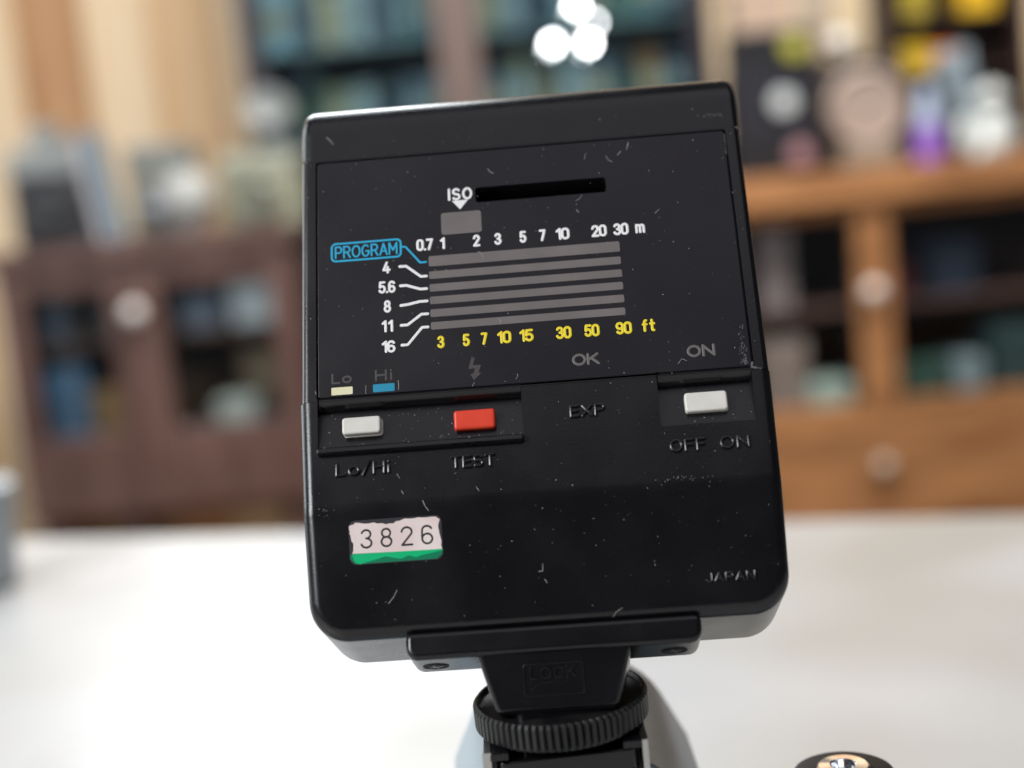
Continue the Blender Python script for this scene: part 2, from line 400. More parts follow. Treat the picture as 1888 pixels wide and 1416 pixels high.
part('green_band', flat([(-22.55, -22.05), (-22.2, -23.1), (-21.5, -23.42), (-20.6, -23.2), (-19.0, -22.85), (-18.1, -22.60), (-16.6, -22.95), (-16.0, -23.05), (-15.0, -22.70), (-14.0, -23.0), (-13.2, -22.75), (-12.0, -22.6), (-10.45, -22.3), (-10.45, -22.15)], 0.055, bend, .03), GREEN, st, None)
part('green_band', flat([(-22.75, -22.1), (-22.75, -22.7), (-22.1, -23.35), (-11.3, -23.35), (-10.55, -22.8), (-10.45, -22.2)], 0.045, bend, .02), GREEN_D, st, None)
for ch, a, b in (('3', -21.30, -19.72), ('8', -18.66, -17.05), ('2', -15.92, -14.30), ('6', -13.22, -11.60)):
    part('digit', text_mesh(ch, a, b, -21.45, -18.90, .27, .02, 0.085, bend), INK, st)

# bracket with the foot block --------------------------------------------------------
brk = rrect(-16.0, 22.6, -36.25, -32.6, (1.6, 1.6, .9, .9), 6)
me = prism(brk, -12.0, -2.9, .3, .8, 4)
brack = part('mounting_bracket', me, BLACK)
for u, w in ((-12.6, -8.0), (19.0, -8.0)):
    n = 20; V = []; Fc = []
    for k, (r, d) in enumerate(((1.75, -0.03), (1.75, .10), (1.55, .12), (1.5, -.02), (1.1, .08), (0.0, .10))):
        for i in range(n):
            a = 2 * math.pi * i / n; V.append((u + r * math.cos(a), -36.25 - d, w + r * math.sin(a)))
    for k in range(5):
        for i in range(n): j = (i + 1) % n; Fc.append((k * n + i, k * n + j, k * n + n + j, k * n + n + i))
    sc = part('screw', mesh_from(V, Fc, scale=MM), PIT, brack)
    X = []
    for a in (20, 110):
        c, s = math.cos(R(a)), math.sin(R(a))
        X.append(prism([(u + c * -1.05 - s * -.16, w + s * -1.05 + c * -.16), (u + c * 1.05 - s * -.16, w + s * 1.05 + c * -.16), (u + c * 1.05 - s * .16, w + s * 1.05 + c * .16), (u + c * -1.05 - s * .16, w + s * -1.05 + c * .16)], 36.33, 36.40))
    # cross recess drawn on the underside: swap to the down-facing plane
    for m_ in X:
        for v in m_.vertices: v.co = Vector((v.co.x, -v.co.z, v.co.y))
    bmm = merge(X); 
    part('cross_slot', bmm, STEEL, sc)
trap = [(-6.75, -35.6), (-6.70, -36.3), (-4.75, -43.0), (-4.2, -43.6), (10.7, -43.6), (11.25, -43.0), (13.15, -36.7), (13.2, -35.6)]
me = prism(trap, -13.5, -3.6, .3, .7, 4)
for v in me.vertices:
    y = v.co.y / MM; v.co.z += max(0.0, -36.5 - y) * -0.30 * MM
blk = part('foot_block', me, BLACK)
fb = lambda v: max(0.0, -36.5 - v) * -0.30
part('embossed_lettering', text_mesh('LOCK', -0.05, 6.05, -39.55, -38.0, .28, .16, -3.62, fb, gap=.2), BLACK, blk)
part('lock_frame', strokes_mesh([ring_outline(-0.9, 7.0, -41.55, -37.55, .35, .16)], .09, .12, -3.62, fb), BLACK, blk)
part('lock_arrow', strokes_mesh([[(0.1, -40.75), (1.3, -39.95), (3.0, -39.9)], [(0.1, -40.75), (0.1, -40.1)]], .10, .12, -3.62, fb), BLACK, blk)

# knurled ring and foot, in the world-upright frame of the hot shoe --------------------
INV = (FLASH @ Matrix.Translation(base_l)).inverted()
def upright(name, me, mat, M, parent=None, angle=35):
    o = link(name, me, mat, flash, angle); o.matrix_local = INV @ M; return o
MR = Matrix.Translation(RING_T) @ Matrix.Rotation(R(-1.0), 4, 'Y')
nt = 74; V = []; Fc = []; rr = 11.75
prof = [(7.0, -0.6, 0), (10.9, -0.55, 0), (11.1, 0.0, 0), (11.35, 0.0, .4), (rr, -0.45, 1), (rr, -3.2, 1), (11.3, -3.65, .4), (11.0, -3.7, 0), (6.0, -3.7, 0)]
for (r, z, kn) in prof:
    for i in range(nt):
        for f, d in ((0.0, -.42), (.30, 0.0), (.70, 0.0)):
            a = 2 * math.pi * (i + f) / nt; q = r + d * kn
            V.append((q * math.cos(a), q * math.sin(a), z))
n = nt * 3
for k in range(len(prof) - 1):
    for i in range(n): j = (i + 1) % n; Fc.append((k * n + i, k * n + j, k * n + n + j, k * n + n + i))
lockring = upright('lock_ring', mesh_from(V, Fc, scale=MM), BLACK_RING, MR, angle=25)
foot_pts = rrect(-9.2, 9.2, -9.0, 9.0, 1.2, 4)
upright('shoe_foot', prism(foot_pts, -8.2, -5.2, .2, .3, 3), GLOSSBLACK, MR)
upright('foot_neck', prism(rrect(-6.3, 6.3, -7.0, 7.0, 1.5, 4), -5.4, 1.0, 0, 0), BLACK, MR)

# dust and lint on the back face --------------------------------------------------
V, Fc = [], []
def speck(u, v, s, w):
    b = len(V); m = random.choice((4, 5, 6)); el = random.uniform(1, 2.6); rt = random.uniform(0, 6.3)
    for k in range(m):
        a = 2 * math.pi * k / m; x = s * el * math.cos(a) * random.uniform(.6, 1.1); y = s * math.sin(a) * random.uniform(.6, 1.1)
        V.append((u + x * math.cos(rt) - y * math.sin(rt), v + x * math.sin(rt) + y * math.cos(rt), w))
    V.append((u, v, w + s * .5))
    for k in range(m): Fc.append((b + k, b + (k + 1) % m, b + m))
for i in range(620):
    u = random.uniform(-28.4, 34.0); v = random.uniform(-31, 41)
    if -7.6 < v < -.3 and (u < 1.3 or u > 19.6): continue
    speck(u, v, random.choice((.02, .02, .025, .025, .03, .035, .045, .06)), bend(v) + .012)
def floorw(v, d_bot): return -1.75 + 1.3 * max(0.0, -1.5 - v) / 5.95
for i in range(120):
    if random.random() < .8: u = random.uniform(-26.4, 1.0)
    else: u = random.uniform(20, 32)
    v = random.choice((random.uniform(-7.3, -6.3), random.uniform(-7.3, -2.2), random.uniform(-3.2, -2.0)))
    speck(u, v, random.choice((.025, .03, .04, .06)), floorw(v, .55) + .02)
for u, v in [(-26 + random.gauss(0, .5), -16.5 + random.gauss(0, .6)) for _ in range(14)]: speck(u, v, .04, bend(v) + .012)
for u, v in [(31.2 + random.gauss(0, .9), 39.6 + random.gauss(0, .22)) for _ in range(26)]: speck(u, v, .035, .012)
for u, v in [(22 + random.gauss(0, 2.0), -15.2 + random.gauss(0, .35)) for _ in range(26)]: speck(u, v, .045, bend(v) + .012)
part('dust', mesh_from(V, Fc, scale=MM), DUST, None, None)['kind'] = 'stuff'
fib = [[(-25.4, 41.2), (-24.7, 40.5), (-24.4, 40.1)], [(12.2, 33.9), (12.5, 34.6), (12.6, 34.9)], [(15.5, 34.2), (15.6, 33.6), (16.2, 33.2)],
       [(10.6, 27.3), (11.2, 27.6), (11.6, 28.3)], [(10.6, 26.0), (10.8, 25.6)], [(21.6, 24.4), (22.4, 24.9)], [(-1.8, 33.8), (-1.5, 33.2), (-.9, 33.0)],
       [(-3.6, 20.6), (-3.2, 20.2), (-3.1, 19.6)], [(-1.3, 9.9), (-1.0, 9.3), (-1.3, 9.0)], [(22.8, 1.2), (23.4, 1.8), (23.9, 1.4)],
       [(-5.4, .2), (-5.2, .7)], [(.5, .6), (.8, 1.0), (.7, 1.4)], [(-20.0, 1.5), (-20.1, .4), (-20.0, .1)], [(-15.7, 1.9), (-15.6, .9), (-15.5, .3)],
       [(-16.2, -11.7), (-15.8, -12.3)], [(-12.8, -15.6), (-12.4, -16.4), (-12.0, -17.0)], [(2.7, -25.0), (2.5, -25.9), (1.9, -25.9)],
       [(2.8, -26.9), (3.0, -27.3)], [(11.4, -32.3), (11.8, -31.7), (12.5, -31.3)], [(-27.2, 1.0), (-26.9, .6)], [(18.9, 36.1), (18.5, 35.0)],
       [(17.6, 34.9), (17.2, 34.3)], [(-15.5, -14.2), (-15.3, -14.7)], [(-5.5, -14.4), (-5.2, -14.9)], [(-16.7, -27.0), (-17.2, -27.9), (-17.9, -28.6)]]
V, Fc = [], []
for f in fib: ribbon([(x + random.uniform(-.12, .12), y + random.uniform(-.12, .12)) for x, y in f], random.uniform(.022, .042), .05, .012, V, Fc, bend)
part('lint', mesh_from(V, Fc, scale=MM), DUST, None, None)['kind'] = 'stuff'
V, Fc = [], []
for i in range(70):
    u = 31.7 + random.gauss(0, .25); v = random.choice((random.uniform(.3, 2.4), random.uniform(.3, 6.0))); l = random.uniform(.04, .22)
    ribbon([(u, v), (u + random.uniform(-.1, .1), v + l)], random.uniform(.02, .07), .02, .008, V, Fc)
for i in range(22):
    v = random.uniform(33, 36.4); ribbon([(32.72, v), (32.74, v + .25)], .05, .03, -.02, V, Fc)
ribbon([(32.75, .5), (32.6, -.1), (33.2, -.3)], .16, .05, .0, V, Fc); ribbon([(32.5, -.2), (33.9, -.45)], .06, .05, .0, V, Fc)
part('scuff', mesh_from(V, Fc, scale=MM), SCUFF, None, None)['kind'] = 'stuff'

# ================================================================ THE FILM CAMERA (only its top pokes into the picture)
def lathe(prof, n=32, scale=MM):
    V = []; Fc = []
    for r, z in prof:
        for i in range(n): a = 2 * math.pi * i / n; V.append((r * math.cos(a), r * math.sin(a), z))
    for k in range(len(prof) - 1):
        for i in range(n): j = (i + 1) % n; Fc.append((k * n + i, k * n + j, k * n + n + j, k * n + n + i))
    Fc.append(tuple(range(n))); Fc.append(tuple(range((len(prof) - 1) * n, len(prof) * n)))
    return mesh_from(V, Fc, scale=scale)
SX, SY = RING_T.x, RING_T.y
ZS = RING_T.z - 0.0084                                      # floor of the hot shoe
camobj = bpy.data.objects.new('film_camera', None); COL.objects.link(camobj); camobj.location = (SX, SY + .012, 0)
tag(camobj, 'silver film camera carrying the flash in its hot shoe', 'camera')
def cpart(name, me, mat, loc, parent=None, rot=(0, 0, 0), angle=35):
    o = link(name, me, mat, parent or camobj, angle)
    L = Vector(loc) - Vector((SX, SY + .012, 0))
    if parent: L = L - parent.location
    o.location = L; o.rotation_euler = rot; return o
zt = (ZS - 0.027) / MM
cpart('body', prism(rrect(-68, 68, -17, 15, 8, 6), 0.0, zt - 14, .6, .3), principled('leatherette', (.015, .015, .016), .6), (SX, SY + .012, 0))
cpart('top_plate', prism(rrect(-68, 68, -17, 15, 8, 6), zt - 14, zt, .2, 1.2), SATIN, (SX, SY + .012, 0))
# prism hump: rounded arch running along the lens axis
arch = [(19.5, -9), (19.3, 3.0)] + [(15.5 * math.cos(R(a)) * 1.06, 6.5 + 12.5 * math.sin(R(a))) for a in range(20, 161, 10)] + [(-19.3, 3.0), (-19.5, -9)]
me = prism(arch, -38, 4, 1.0, 1.0, 3)
for v in me.vertices: v.co = Vector((v.co.x, -v.co.z, v.co.y))
me.flip_normals()
cpart('prism_housing', me, SATIN, (SX + .0016, SY + .006, ZS - .0205))
cpart('shoe_plinth', prism(rrect(-10.8, 10.8, -10, 10, 1, 4), -17, 0, 0, .3), SATIN, (SX, SY, ZS))
shoe = cpart('hot_shoe', prism(rrect(-10.4, 10.4, -9.6, 9.6, .6, 3), 0.0, 0.35, 0, .1), SHOE, (SX, SY, ZS))
for s in (-1, 1):
    rail = [(s * 10.6, .0), (s * 10.6, 4.6), (s * 9.8, 4.6), (s * 9.8, .0)]
    lipp = prism(rrect(min(s * 7.4, s * 9.85), max(s * 7.4, s * 9.85), -9.4, 9.4, .1, 2), 3.5, 4.55, .1, .15, 2)
    cpart('rail_lip', lipp, GLOSSBLACK, (SX, SY, ZS), shoe)
    me = prism(rail, -9.4, 9.4, .15, .15, 2)
    for v in me.vertices: v.co = Vector((v.co.x, -v.co.z, v.co.y))
    cpart('rail', me, SHOE, (SX, SY, ZS), shoe)
# shutter release: black collar and chrome button with a threaded hole
KX, KY, KZ = 0.0420, 0.1985, 0.0780
dial = cpart('shutter_dial', lathe([(7.4, -16), (7.4, -0.9), (7.1, -.35), (6.6, -.1), (4.2, 0.0), (4.0, -.5)], 40), principled('dial_black', (.006, .006, .007), .5, 0, .25), (KX, KY, KZ))
b = cpart('release_button', lathe([(3.9, -1), (3.9, .35), (3.5, .75), (1.9, .9), (1.7, .75), (1.5, -.2), (.2, -.3)], 32), CHROME, (KX, KY, KZ), dial)

# ================================================================ TABLE, FLOOR
TABLE = add_var(principled('white_laminate', (0.72, 0.71, 0.695), 0.34), 8.0, (0.58, 0.54, 0.48), lo=.40, hi=.66, rvar=(0.26, 0.42), detail=1.5)  # warm patches in the colour stand in for soft reflections
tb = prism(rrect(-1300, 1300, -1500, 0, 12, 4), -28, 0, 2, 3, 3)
table = bpy.data.objects.new('table', None); COL.objects.link(table); table.location = (0.0, 0.655, -0.72); table.rotation_euler = (0, 0, R(-16.1))
tag(table, 'glossy white table top under the film camera', 'table')
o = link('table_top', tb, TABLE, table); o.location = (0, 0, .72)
for x in (-1.2, 1.2):
    for y in (-1.4, -0.1):
        o = link('leg', prism(rrect(-25, 25, -25, 25, 4, 2), 0, 692), principled('table_leg', (.5, .5, .5), .4), table); o.location = (x, y, 0)

WOOD_PALE = add_var(principled('pale_plank', (0.60, 0.43, 0.26), 0.55), 2.2, (0.50, 0.29, 0.13), stretch=(3.0, 3.0, .35), lo=.42, hi=.66)
WOOD_CREAM = add_var(principled('cream_plank', (0.66, 0.54, 0.38), 0.55), 2.2, (0.60, 0.40, 0.22), stretch=(3.0, 3.0, .35), lo=.45, hi=.7)
WOOD_PINK = add_var(principled('pink_plank', (0.62, 0.42, 0.27), 0.55), 2.2, (0.58, 0.28, 0.15), stretch=(3.0, 3.0, .6), lo=.45, hi=.65)
WOOD_KNOT = add_var(principled('knotty_plank', (0.52, 0.33, 0.17), 0.55), 2.2, (0.28, 0.12, 0.045), stretch=(3.0, 3.0, .35), lo=.4, hi=.6)
MAHOG = add_var(principled('mahogany', (0.120, 0.065, 0.054), 0.42), 9, (0.065, 0.032, 0.026), stretch=(3, 3, .6))
OAK = add_var(principled('orange_oak', (0.36, 0.168, 0.068), 0.42), 9, (0.20, 0.088, 0.035), stretch=(.8, 3, 3))
FLOORM = add_var(principled('floor_boards', (0.16, 0.09, 0.05), 0.5), 3, (0.11, 0.06, 0.035), stretch=(1, 5, 1))
DARKWOOD = principled('dark_frame', (0.020, 0.018, 0.024), 0.35)
def bx(x0, x1, y0, y1, z0, z1, r=2):
    return prism(rrect(x0 * 1000, x1 * 1000, y0 * 1000, y1 * 1000, r, 2), z0 * 1000, z1 * 1000, min(r, (z1 - z0) * 400), min(r, (z1 - z0) * 400), 2)
fl = link('floor', bx(-3, 3, -1.6, 3.1, -0.76, -0.72), FLOORM); fl['kind'] = 'structure'

# plank wall -------------------------------------------------------------------------
wall = bpy.data.objects.new('plank_wall', None); COL.objects.link(wall); wall.location = (0, 2.94, -.72)
tag(wall, 'wall of upright pale and honey coloured wooden planks behind the cabinets', 'wall')
mats = [WOOD_PALE, WOOD_CREAM, WOOD_KNOT, WOOD_CREAM, WOOD_PALE, WOOD_CREAM, WOOD_PINK]
pm = bx(-.0645, .0645, -.012, .012, 0, 2.6, 3)
pms = []
for m in mats: c = pm.copy(); c.materials.clear(); c.materials.append(m); pms.append(c)
for i in range(-20, 22):
    x = -0.83 + i * .130
    if not (-2 < x < 2.2): continue
    o = bpy.data.objects.new('plank', pms[(i + 2) % 7]); COL.objects.link(o); o.parent = wall
    o.location = (x, random.uniform(-.004, .004), 0)
o = link('backing', bx(-2, 2.1, .02, .05, 0, 2.6), DARKWOOD, wall)

def thing(name, label, cat, loc, group=None):
    e = bpy.data.objects.new(name, None); COL.objects.link(e); e.location = loc; e.empty_display_size = .05
    tag(e, label, cat, group); return e
def sub(parent, name, me, mat, loc=(0, 0, 0), rot=(0, 0, 0)):
    o = link(name, me, mat, parent); o.location = loc; o.rotation_euler = rot; return o
GLASS = principled('cabinet_glass', (1, 1, 1), 0.02)
def glass(m, tint, refl):
    nt = m.node_tree; N = nt.nodes.new; L = nt.links.new
    t = N('ShaderNodeBsdfTransparent'); t.inputs[0].default_value = (*tint, 1); g = N('ShaderNodeBsdfGlossy'); g.inputs['Roughness'].default_value = .03
    x = N('ShaderNodeMixShader'); x.inputs[0].default_value = refl
    L(t.outputs[0], x.inputs[1]); L(g.outputs[0], x.inputs[2]); L(x.outputs[0], nt.nodes['Material Output'].inputs[0])
glass(GLASS, (.96, .98, .97), .05)
BGLASS = principled('blue_cabinet_glass', (.16, .36, .42), 0.03)
glass(BGLASS, (.80, .88, .90), .10)
KNOB = principled('white_porcelain', (0.62, 0.60, 0.58), 0.2)
VASE = principled('grey_porcelain', (0.30, 0.31, 0.30), 0.65)
def knob(r): return lathe([(r * .35, -r * .9), (r * .35, -r * .3), (r * .8, -r * .2), (r, .2 * r), (r * .8, .7 * r), (r * .3, .95 * r), (.05 * r, r)], 18, scale=1)
def simple(name, label, cat, me, mat, loc, group=None):
    o = link(name, me, mat); o.location = loc; tag(o, label, cat, group); return o
def col(name, c, rough=.5, metal=0): return principled(name, c, rough, metal)

# ---- low mahogany cabinet, left
LX0, LX1, LY, LT, LB = -0.825, -0.340, 2.40, 0.085, -0.315
lc = thing('display_cabinet', 'low mahogany cabinet with two glass doors and old cameras on top', 'cabinet', ((LX0 + LX1) / 2, LY + .17, -.72))
ox, oy, oz = -(LX0 + LX1) / 2, -(LY + .17), .72
def lbox(name, x0, x1, y0, y1, z0, z1, mat=MAHOG, p=None): 
    return sub(p or lc, name, bx(x0 + ox, x1 + ox, y0 + oy, y1 + oy, z0 + oz, z1 + oz), mat)
lbox('top_board', LX0 - .01, LX1 + .01, LY - .012, LY + .34, LT - .026, LT)
lbox('side_panel', LX0, LX0 + .018, LY + .02, LY + .33, LB, LT - .026); lbox('side_panel', LX1 - .018, LX1, LY + .02, LY + .33, LB, LT - .026)
lbox('back_panel', LX0 + .018, LX1 - .018, LY + .31, LY + .33, LB, LT - .026, col('cabinet_back', (.13, .075, .045)))
lbox('bottom_board', LX0, LX1, LY, LY + .33, LB - .05, LB)
lbox('shelf', LX0 + .018, LX1 - .018, LY + .05, LY + .31, -.085, -.073)
for x0, x1, kx in ((LX0, -.605, -.603), (-.603, LX1, None)):
    d = lbox('door', x0, x0 + .042, LY, LY + .019, LB + .001, LT - .028)
    lbox('stile', x1 - .042, x1, LY, LY + .019, LB + .001, LT - .028, MAHOG, d)
    lbox('rail', x0 + .042, x1 - .042, LY, LY + .019, LT - .075, LT - .028, MAHOG, d)
    lbox('rail', x0 + .042, x1 - .042, LY, LY + .019, LB + .001, LB + .085, MAHOG, d)
    lbox('pane', x0 + .042, x1 - .042, LY + .008, LY + .011, LB + .085, LT - .075, GLASS, d)
    if kx: 
        k = sub(d, 'knob', knob(.017), KNOB, (kx + ox, LY - .012 + oy, -.03 + oz), (R(90), 0, 0))
for x in (LX0 + .03, -.66, LX1 - .03):
    sub(lc, 'leg', bx(-.02, .02, -.02, .02, 0, LB - .05 + .72), MAHOG, (x + ox, -.13, 0))
    sub(lc, 'leg', bx(-.02, .02, -.02, .02, 0, LB - .05 + .72), MAHOG, (x + ox, .13, 0))
# what stands in it
def inbox(name, label, cat, x0, x1, z0, z1, c, y=2.50, dep=.10, rough=.5, lidc=None, group=None):
    t = thing(name, label, cat, ((x0 + x1) / 2, y, z0), group); w = (x1 - x0) / 2
    h = z1 - z0
    sub(t, 'carton', bx(-w, w, -dep / 2, dep / 2, 0, h * .72), col(name + '_body', c, rough))
    sub(t, 'lid', bx(-w - .002, w + .002, -dep / 2 - .002, dep / 2 + .002, h * .70, h), col(name + '_lid', lidc or tuple(min(1, q * 1.15) for q in c), rough))
    return t
inbox('storage_box', 'deep blue box upright on the lower level of the mahogany cabinet', 'box', -.785, -.715, LB, -.12, (.022, .07, .14))
inbox('storage_box', 'dark blue box on the shelf of the mahogany cabinet beside the side panel', 'box', -.79, -.73, -.073, .03, (.02, .055, .11))
inbox('storage_box', 'brown carton on the lower level of the mahogany cabinet', 'box', -.705, -.645, LB, -.16, (.17, .10, .04))
inbox('storage_box', 'small black box on the shelf beside the white knob', 'box', -.69, -.645, -.073, .0, (.03, .03, .035))
inbox('storage_box', 'pale blue white carton on the shelf inside the mahogany cabinet', 'box', -.455, -.385, -.073, -.005, (.62, .70, .78))
inbox('storage_box', 'slate blue box on the shelf inside the mahogany cabinet', 'box', -.545, -.475, -.073, -.02, (.15, .19, .27))
inbox('storage_box', 'tan carton at the back of the lower level in the mahogany cabinet', 'box', -.47, -.385, LB, -.13, (.30, .22, .14), 2.62)
inbox('storage_box', 'long dark teal case lying on the cabinet floor', 'case', -.55, -.385, LB, -.235, (.025, .045, .06))
inbox('storage_box', 'grey tin lying on the dark teal case', 'tin', -.50, -.435, -.235, -.20, (.30, .33, .33))
# beneath it
for x0, x1, c, lb in ((-.65, -.585, (.16, .075, .03), 'brown crate under the mahogany cabinet beside the middle leg'), (-.58, -.50, (.22, .10, .035), 'reddish brown carton under the mahogany cabinet'),
                      (-.495, -.41, (.30, .19, .10), 'light brown carton under the mahogany cabinet')):
    inbox('floor_carton', lb, 'box', x0, x1, -.72, -.375, c, 2.56, .2)
inbox('floor_carton', 'ochre carton under the mahogany cabinet near the wall planks', 'box', -.80, -.71, -.72, -.375, (.28, .17, .05), 2.62, .2)

# ---- vintage cameras on top of it
def old_camera(label, x, y, z, w, h, d, cb, ct, lens_c, rz=0, finder=True, lens_r=.028, group=None):
    t = thing('vintage_camera', label, 'camera', (x, y, z)); t.rotation_euler = (0, 0, R(rz))
    sub(t, 'body', bx(-w / 2, w / 2, -d / 2, d / 2, 0, h * .72, 6), col('cam_body', cb))
    tp = sub(t, 'top_plate', bx(-w / 2 - .001, w / 2 + .001, -d / 2 - .001, d / 2 + .001, h * .72, h, 5), col('cam_top', ct, .35, .3))
    if finder: sub(tp, 'viewfinder', bx(-w * .18, w * .18, -d / 2 + .002, d / 2 - .002, h, h * 1.22, 4), tp.data.materials[0])
    ln = sub(t, 'lens', lathe([(lens_r, 0), (lens_r, .03), (lens_r * .85, .035), (lens_r * .8, .025), (.001, .024)], 24, 1), col('cam_lens', lens_c, .25, .2), (0, -d / 2, h * .40), (R(90), 0, 0))
    return t
old_camera('black twin lens camera with grey top standing above the blue boxes', -.735, 2.50, LT, .125, .165, .09, (.018, .018, .024), (.22, .24, .24), (.06, .065, .07), 4)
t = thing('folding_camera', 'silver sided folding camera leaning beside the black twin lens camera', 'camera', (-.648, 2.50, LT)); t.rotation_euler = (0, R(-7), R(20))
sub(t, 'body', bx(-.012, .022, -.04, .04, 0, .185, 5), col('fold_body', (.10, .15, .19), .4)); sub(t, 'door', bx(-.026, -.012, -.038, .038, .004, .181, 4), col('fold_door', (.42, .42, .45), .4, .2))
old_camera('grey box camera with a pale upper lens between folding camera and white vase', -.562, 2.56, LT, .11, .155, .08, (.14, .145, .125), (.17, .18, .17), (.32, .34, .40), 0, False, .024)
t = thing('vase', 'round white porcelain vase in front of the grey box camera', 'vase', (-.505, 2.45, LT))
sub(t, 'bowl', lathe([(.018, 0), (.022, .004), (.042, .04), (.047, .06), (.040, .085), (.022, .104)], 28, 1), VASE); sub(t, 'rim', lathe([(.021, .102), (.027, .113), (.024, .115), (.017, .103)], 28, 1), VASE)
old_camera('sage green camera with dark lens beside the white vase', -.385, 2.52, LT, .135, .125, .08, (.22, .225, .165), (.26, .27, .215), (.17, .175, .14), -6, False, .034)
t = thing('flash_reflector', 'pale grey flashgun standing behind the sage green camera', 'flashgun', (-.378, 2.63, LT))
sub(t, 'handle', lathe([(.018, 0), (.020, .01), (.018, .14), (.02, .15)], 20, 1), col('gun_handle', (.30, .32, .32))); sub(t, 'dish', lathe([(.012, 0), (.024, .01), (.036, .03), (.038, .036), (.03, .033), (.002, .01)], 24, 1), col('gun_dish', (.20, .215, .22), .65), (0, .0, .185), (R(65), 0, 0))

# ---- tall dark glazed cabinet in the middle
CX0, CX1, CY = -.415, .405, 2.62
tc = thing('glass_cabinet', 'tall dark framed cabinet with bluish glass doors', 'cabinet', (0, CY + .15, -.72))
def cbx(name, x0, x1, y0, y1, z0, z1, mat=DARKWOOD, p=None): return sub(p or tc, name, bx(x0, x1, y0 - CY - .15, y1 - CY - .15, z0 + .72, z1 + .72), mat)
BROWNF = col('mullion_brown', (.12, .085, .075), .45)
cbx('side_panel', CX0, CX0 + .02, CY + .02, CY + .29, -.70, 1.0); cbx('side_panel', CX1 - .02, CX1, CY + .02, CY + .29, -.70, 1.0)
cbx('back_panel', CX0 + .02, CX1 - .02, CY + .27, CY + .29, -.70, 1.0, col('teal_back', (.045, .085, .10)))
cbx('top_board', CX0 - .01, CX1 + .01, CY - .01, CY + .29, 1.0, 1.03); cbx('plinth', CX0, CX1, CY, CY + .29, -.72, -.70)
for z in (-.3, .02, .215, .385, .6): cbx('shelf', CX0 + .02, CX1 - .02, CY + .04, CY + .27, z - .010, z, col('shelf_edge', (.16, .20, .21)))
for x0, x1, m0, m1 in ((CX0, -.037, DARKWOOD, BROWNF), (-.035, CX1, BROWNF, DARKWOOD)):
    d = cbx('door', x0, x0 + .036, CY, CY + .019, -.69, .99, m0)
    cbx('stile', x1 - .036, x1, CY, CY + .019, -.69, .99, m1, d); cbx('rail', x0 + .036, x1 - .036, CY, CY + .019, -.69, -.63, DARKWOOD, d); cbx('rail', x0 + .036, x1 - .036, CY, CY + .019, .93, .99, DARKWOOD, d)
    cbx('pane', x0 + .036, x1 - .036, CY + .008, CY + .011, -.63, .93, BGLASS, d)
PAL = {'teal': (.09, .17, .18), 'green': (.12, .20, .16), 'olive': (.28, .27, .18), 'slate': (.14, .17, .21), 'navy': (.035, .05, .085), 'grey': (.30, .34, .35), 'buff': (.40, .33, .22), 'rust': (.30, .15, .06), 'pale blue': (.34, .48, .56)}
PM = {k: col('box_' + k.replace(' ', '_'), v) for k, v in PAL.items()}
row1 = ['navy', 'green', 'olive', 'grey', 'navy', 'slate', 'grey', None, 'slate', 'olive', 'buff', 'grey', 'slate', 'teal', 'rust', 'navy']
row2 = ['pale blue', 'slate', 'buff', 'grey', 'slate', 'teal', 'slate', None, 'olive', 'slate', 'navy', 'teal', 'navy', 'green', 'teal', 'navy']
NTH = ['first', 'second', 'third', 'fourth', 'fifth', 'sixth', 'seventh', 'eighth']
for row, z, nm in ((row1, .215, 'middle'), (row2, .385, 'upper')):
    for i, c in enumerate(row):
        if not c: continue
        nm2 = '%s shelf behind glass, %s in from the %s' % (nm, NTH[i if i < 7 else 15 - i], 'mahogany cabinet' if i < 7 else 'sideboard')
        x = CX0 + .055 + i * .0475; hgt = random.uniform(.09, .145)
        if i % 3 == 1:
            t = thing('canister', '%s canister on the %s' % (c, nm2), 'canister', (x, CY + .13, z), 'canisters in the glass cabinet')
            sub(t, 'drum', lathe([(.018, 0), (.019, .004), (.019, hgt * .8), (.017, hgt * .84)], 18, 1), PM[c]); sub(t, 'cap', lathe([(.0195, hgt * .80), (.0195, hgt), (.017, hgt + .003)], 18, 1), PM['grey'])
        else:
            t = thing('packet', '%s packet on the %s' % (c, nm2), 'packet', (x, CY + .13, z), 'packets in the glass cabinet')
            sub(t, 'carton', bx(-.021, .021, -.04, .04, 0, hgt), PM[c]); sub(t, 'label_strip', bx(-.0195, .0195, -.0412, -.0398, hgt * .3, hgt * .6, .3), PM['grey' if i % 2 else 'buff'])
# added glowing balls stand in for glints reflected in the cabinet glass
GLINT = principled('glint_glow', (1, 1, 1), .3); lb_ = GLINT.node_tree.nodes['Principled BSDF']
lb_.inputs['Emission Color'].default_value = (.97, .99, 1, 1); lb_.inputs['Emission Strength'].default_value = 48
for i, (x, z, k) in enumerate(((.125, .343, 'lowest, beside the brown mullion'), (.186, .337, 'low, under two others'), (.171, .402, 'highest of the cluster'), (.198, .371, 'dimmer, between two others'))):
    t = thing('glint_ball', 'added glowing ball for a glint reflected in the cabinet glass, ' + k, 'glint', (x, CY - .07, z), 'added glints of the cabinet glass')
    m = GLINT
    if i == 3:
        m = GLINT.copy(); m.node_tree.nodes['Principled BSDF'].inputs['Emission Strength'].default_value = 24
    sub(t, 'glow_ball', lathe([(.001, -.005), (.0033, -.0038), (.005, 0), (.0033, .0038), (.001, .005)], 16, 1), m)
    sub(t, 'added_hanger', lathe([(.004, .008), (.004, .016), (.0007, .018), (.0007, .60 + .385 - z)], 10, 1), DARKWOOD)

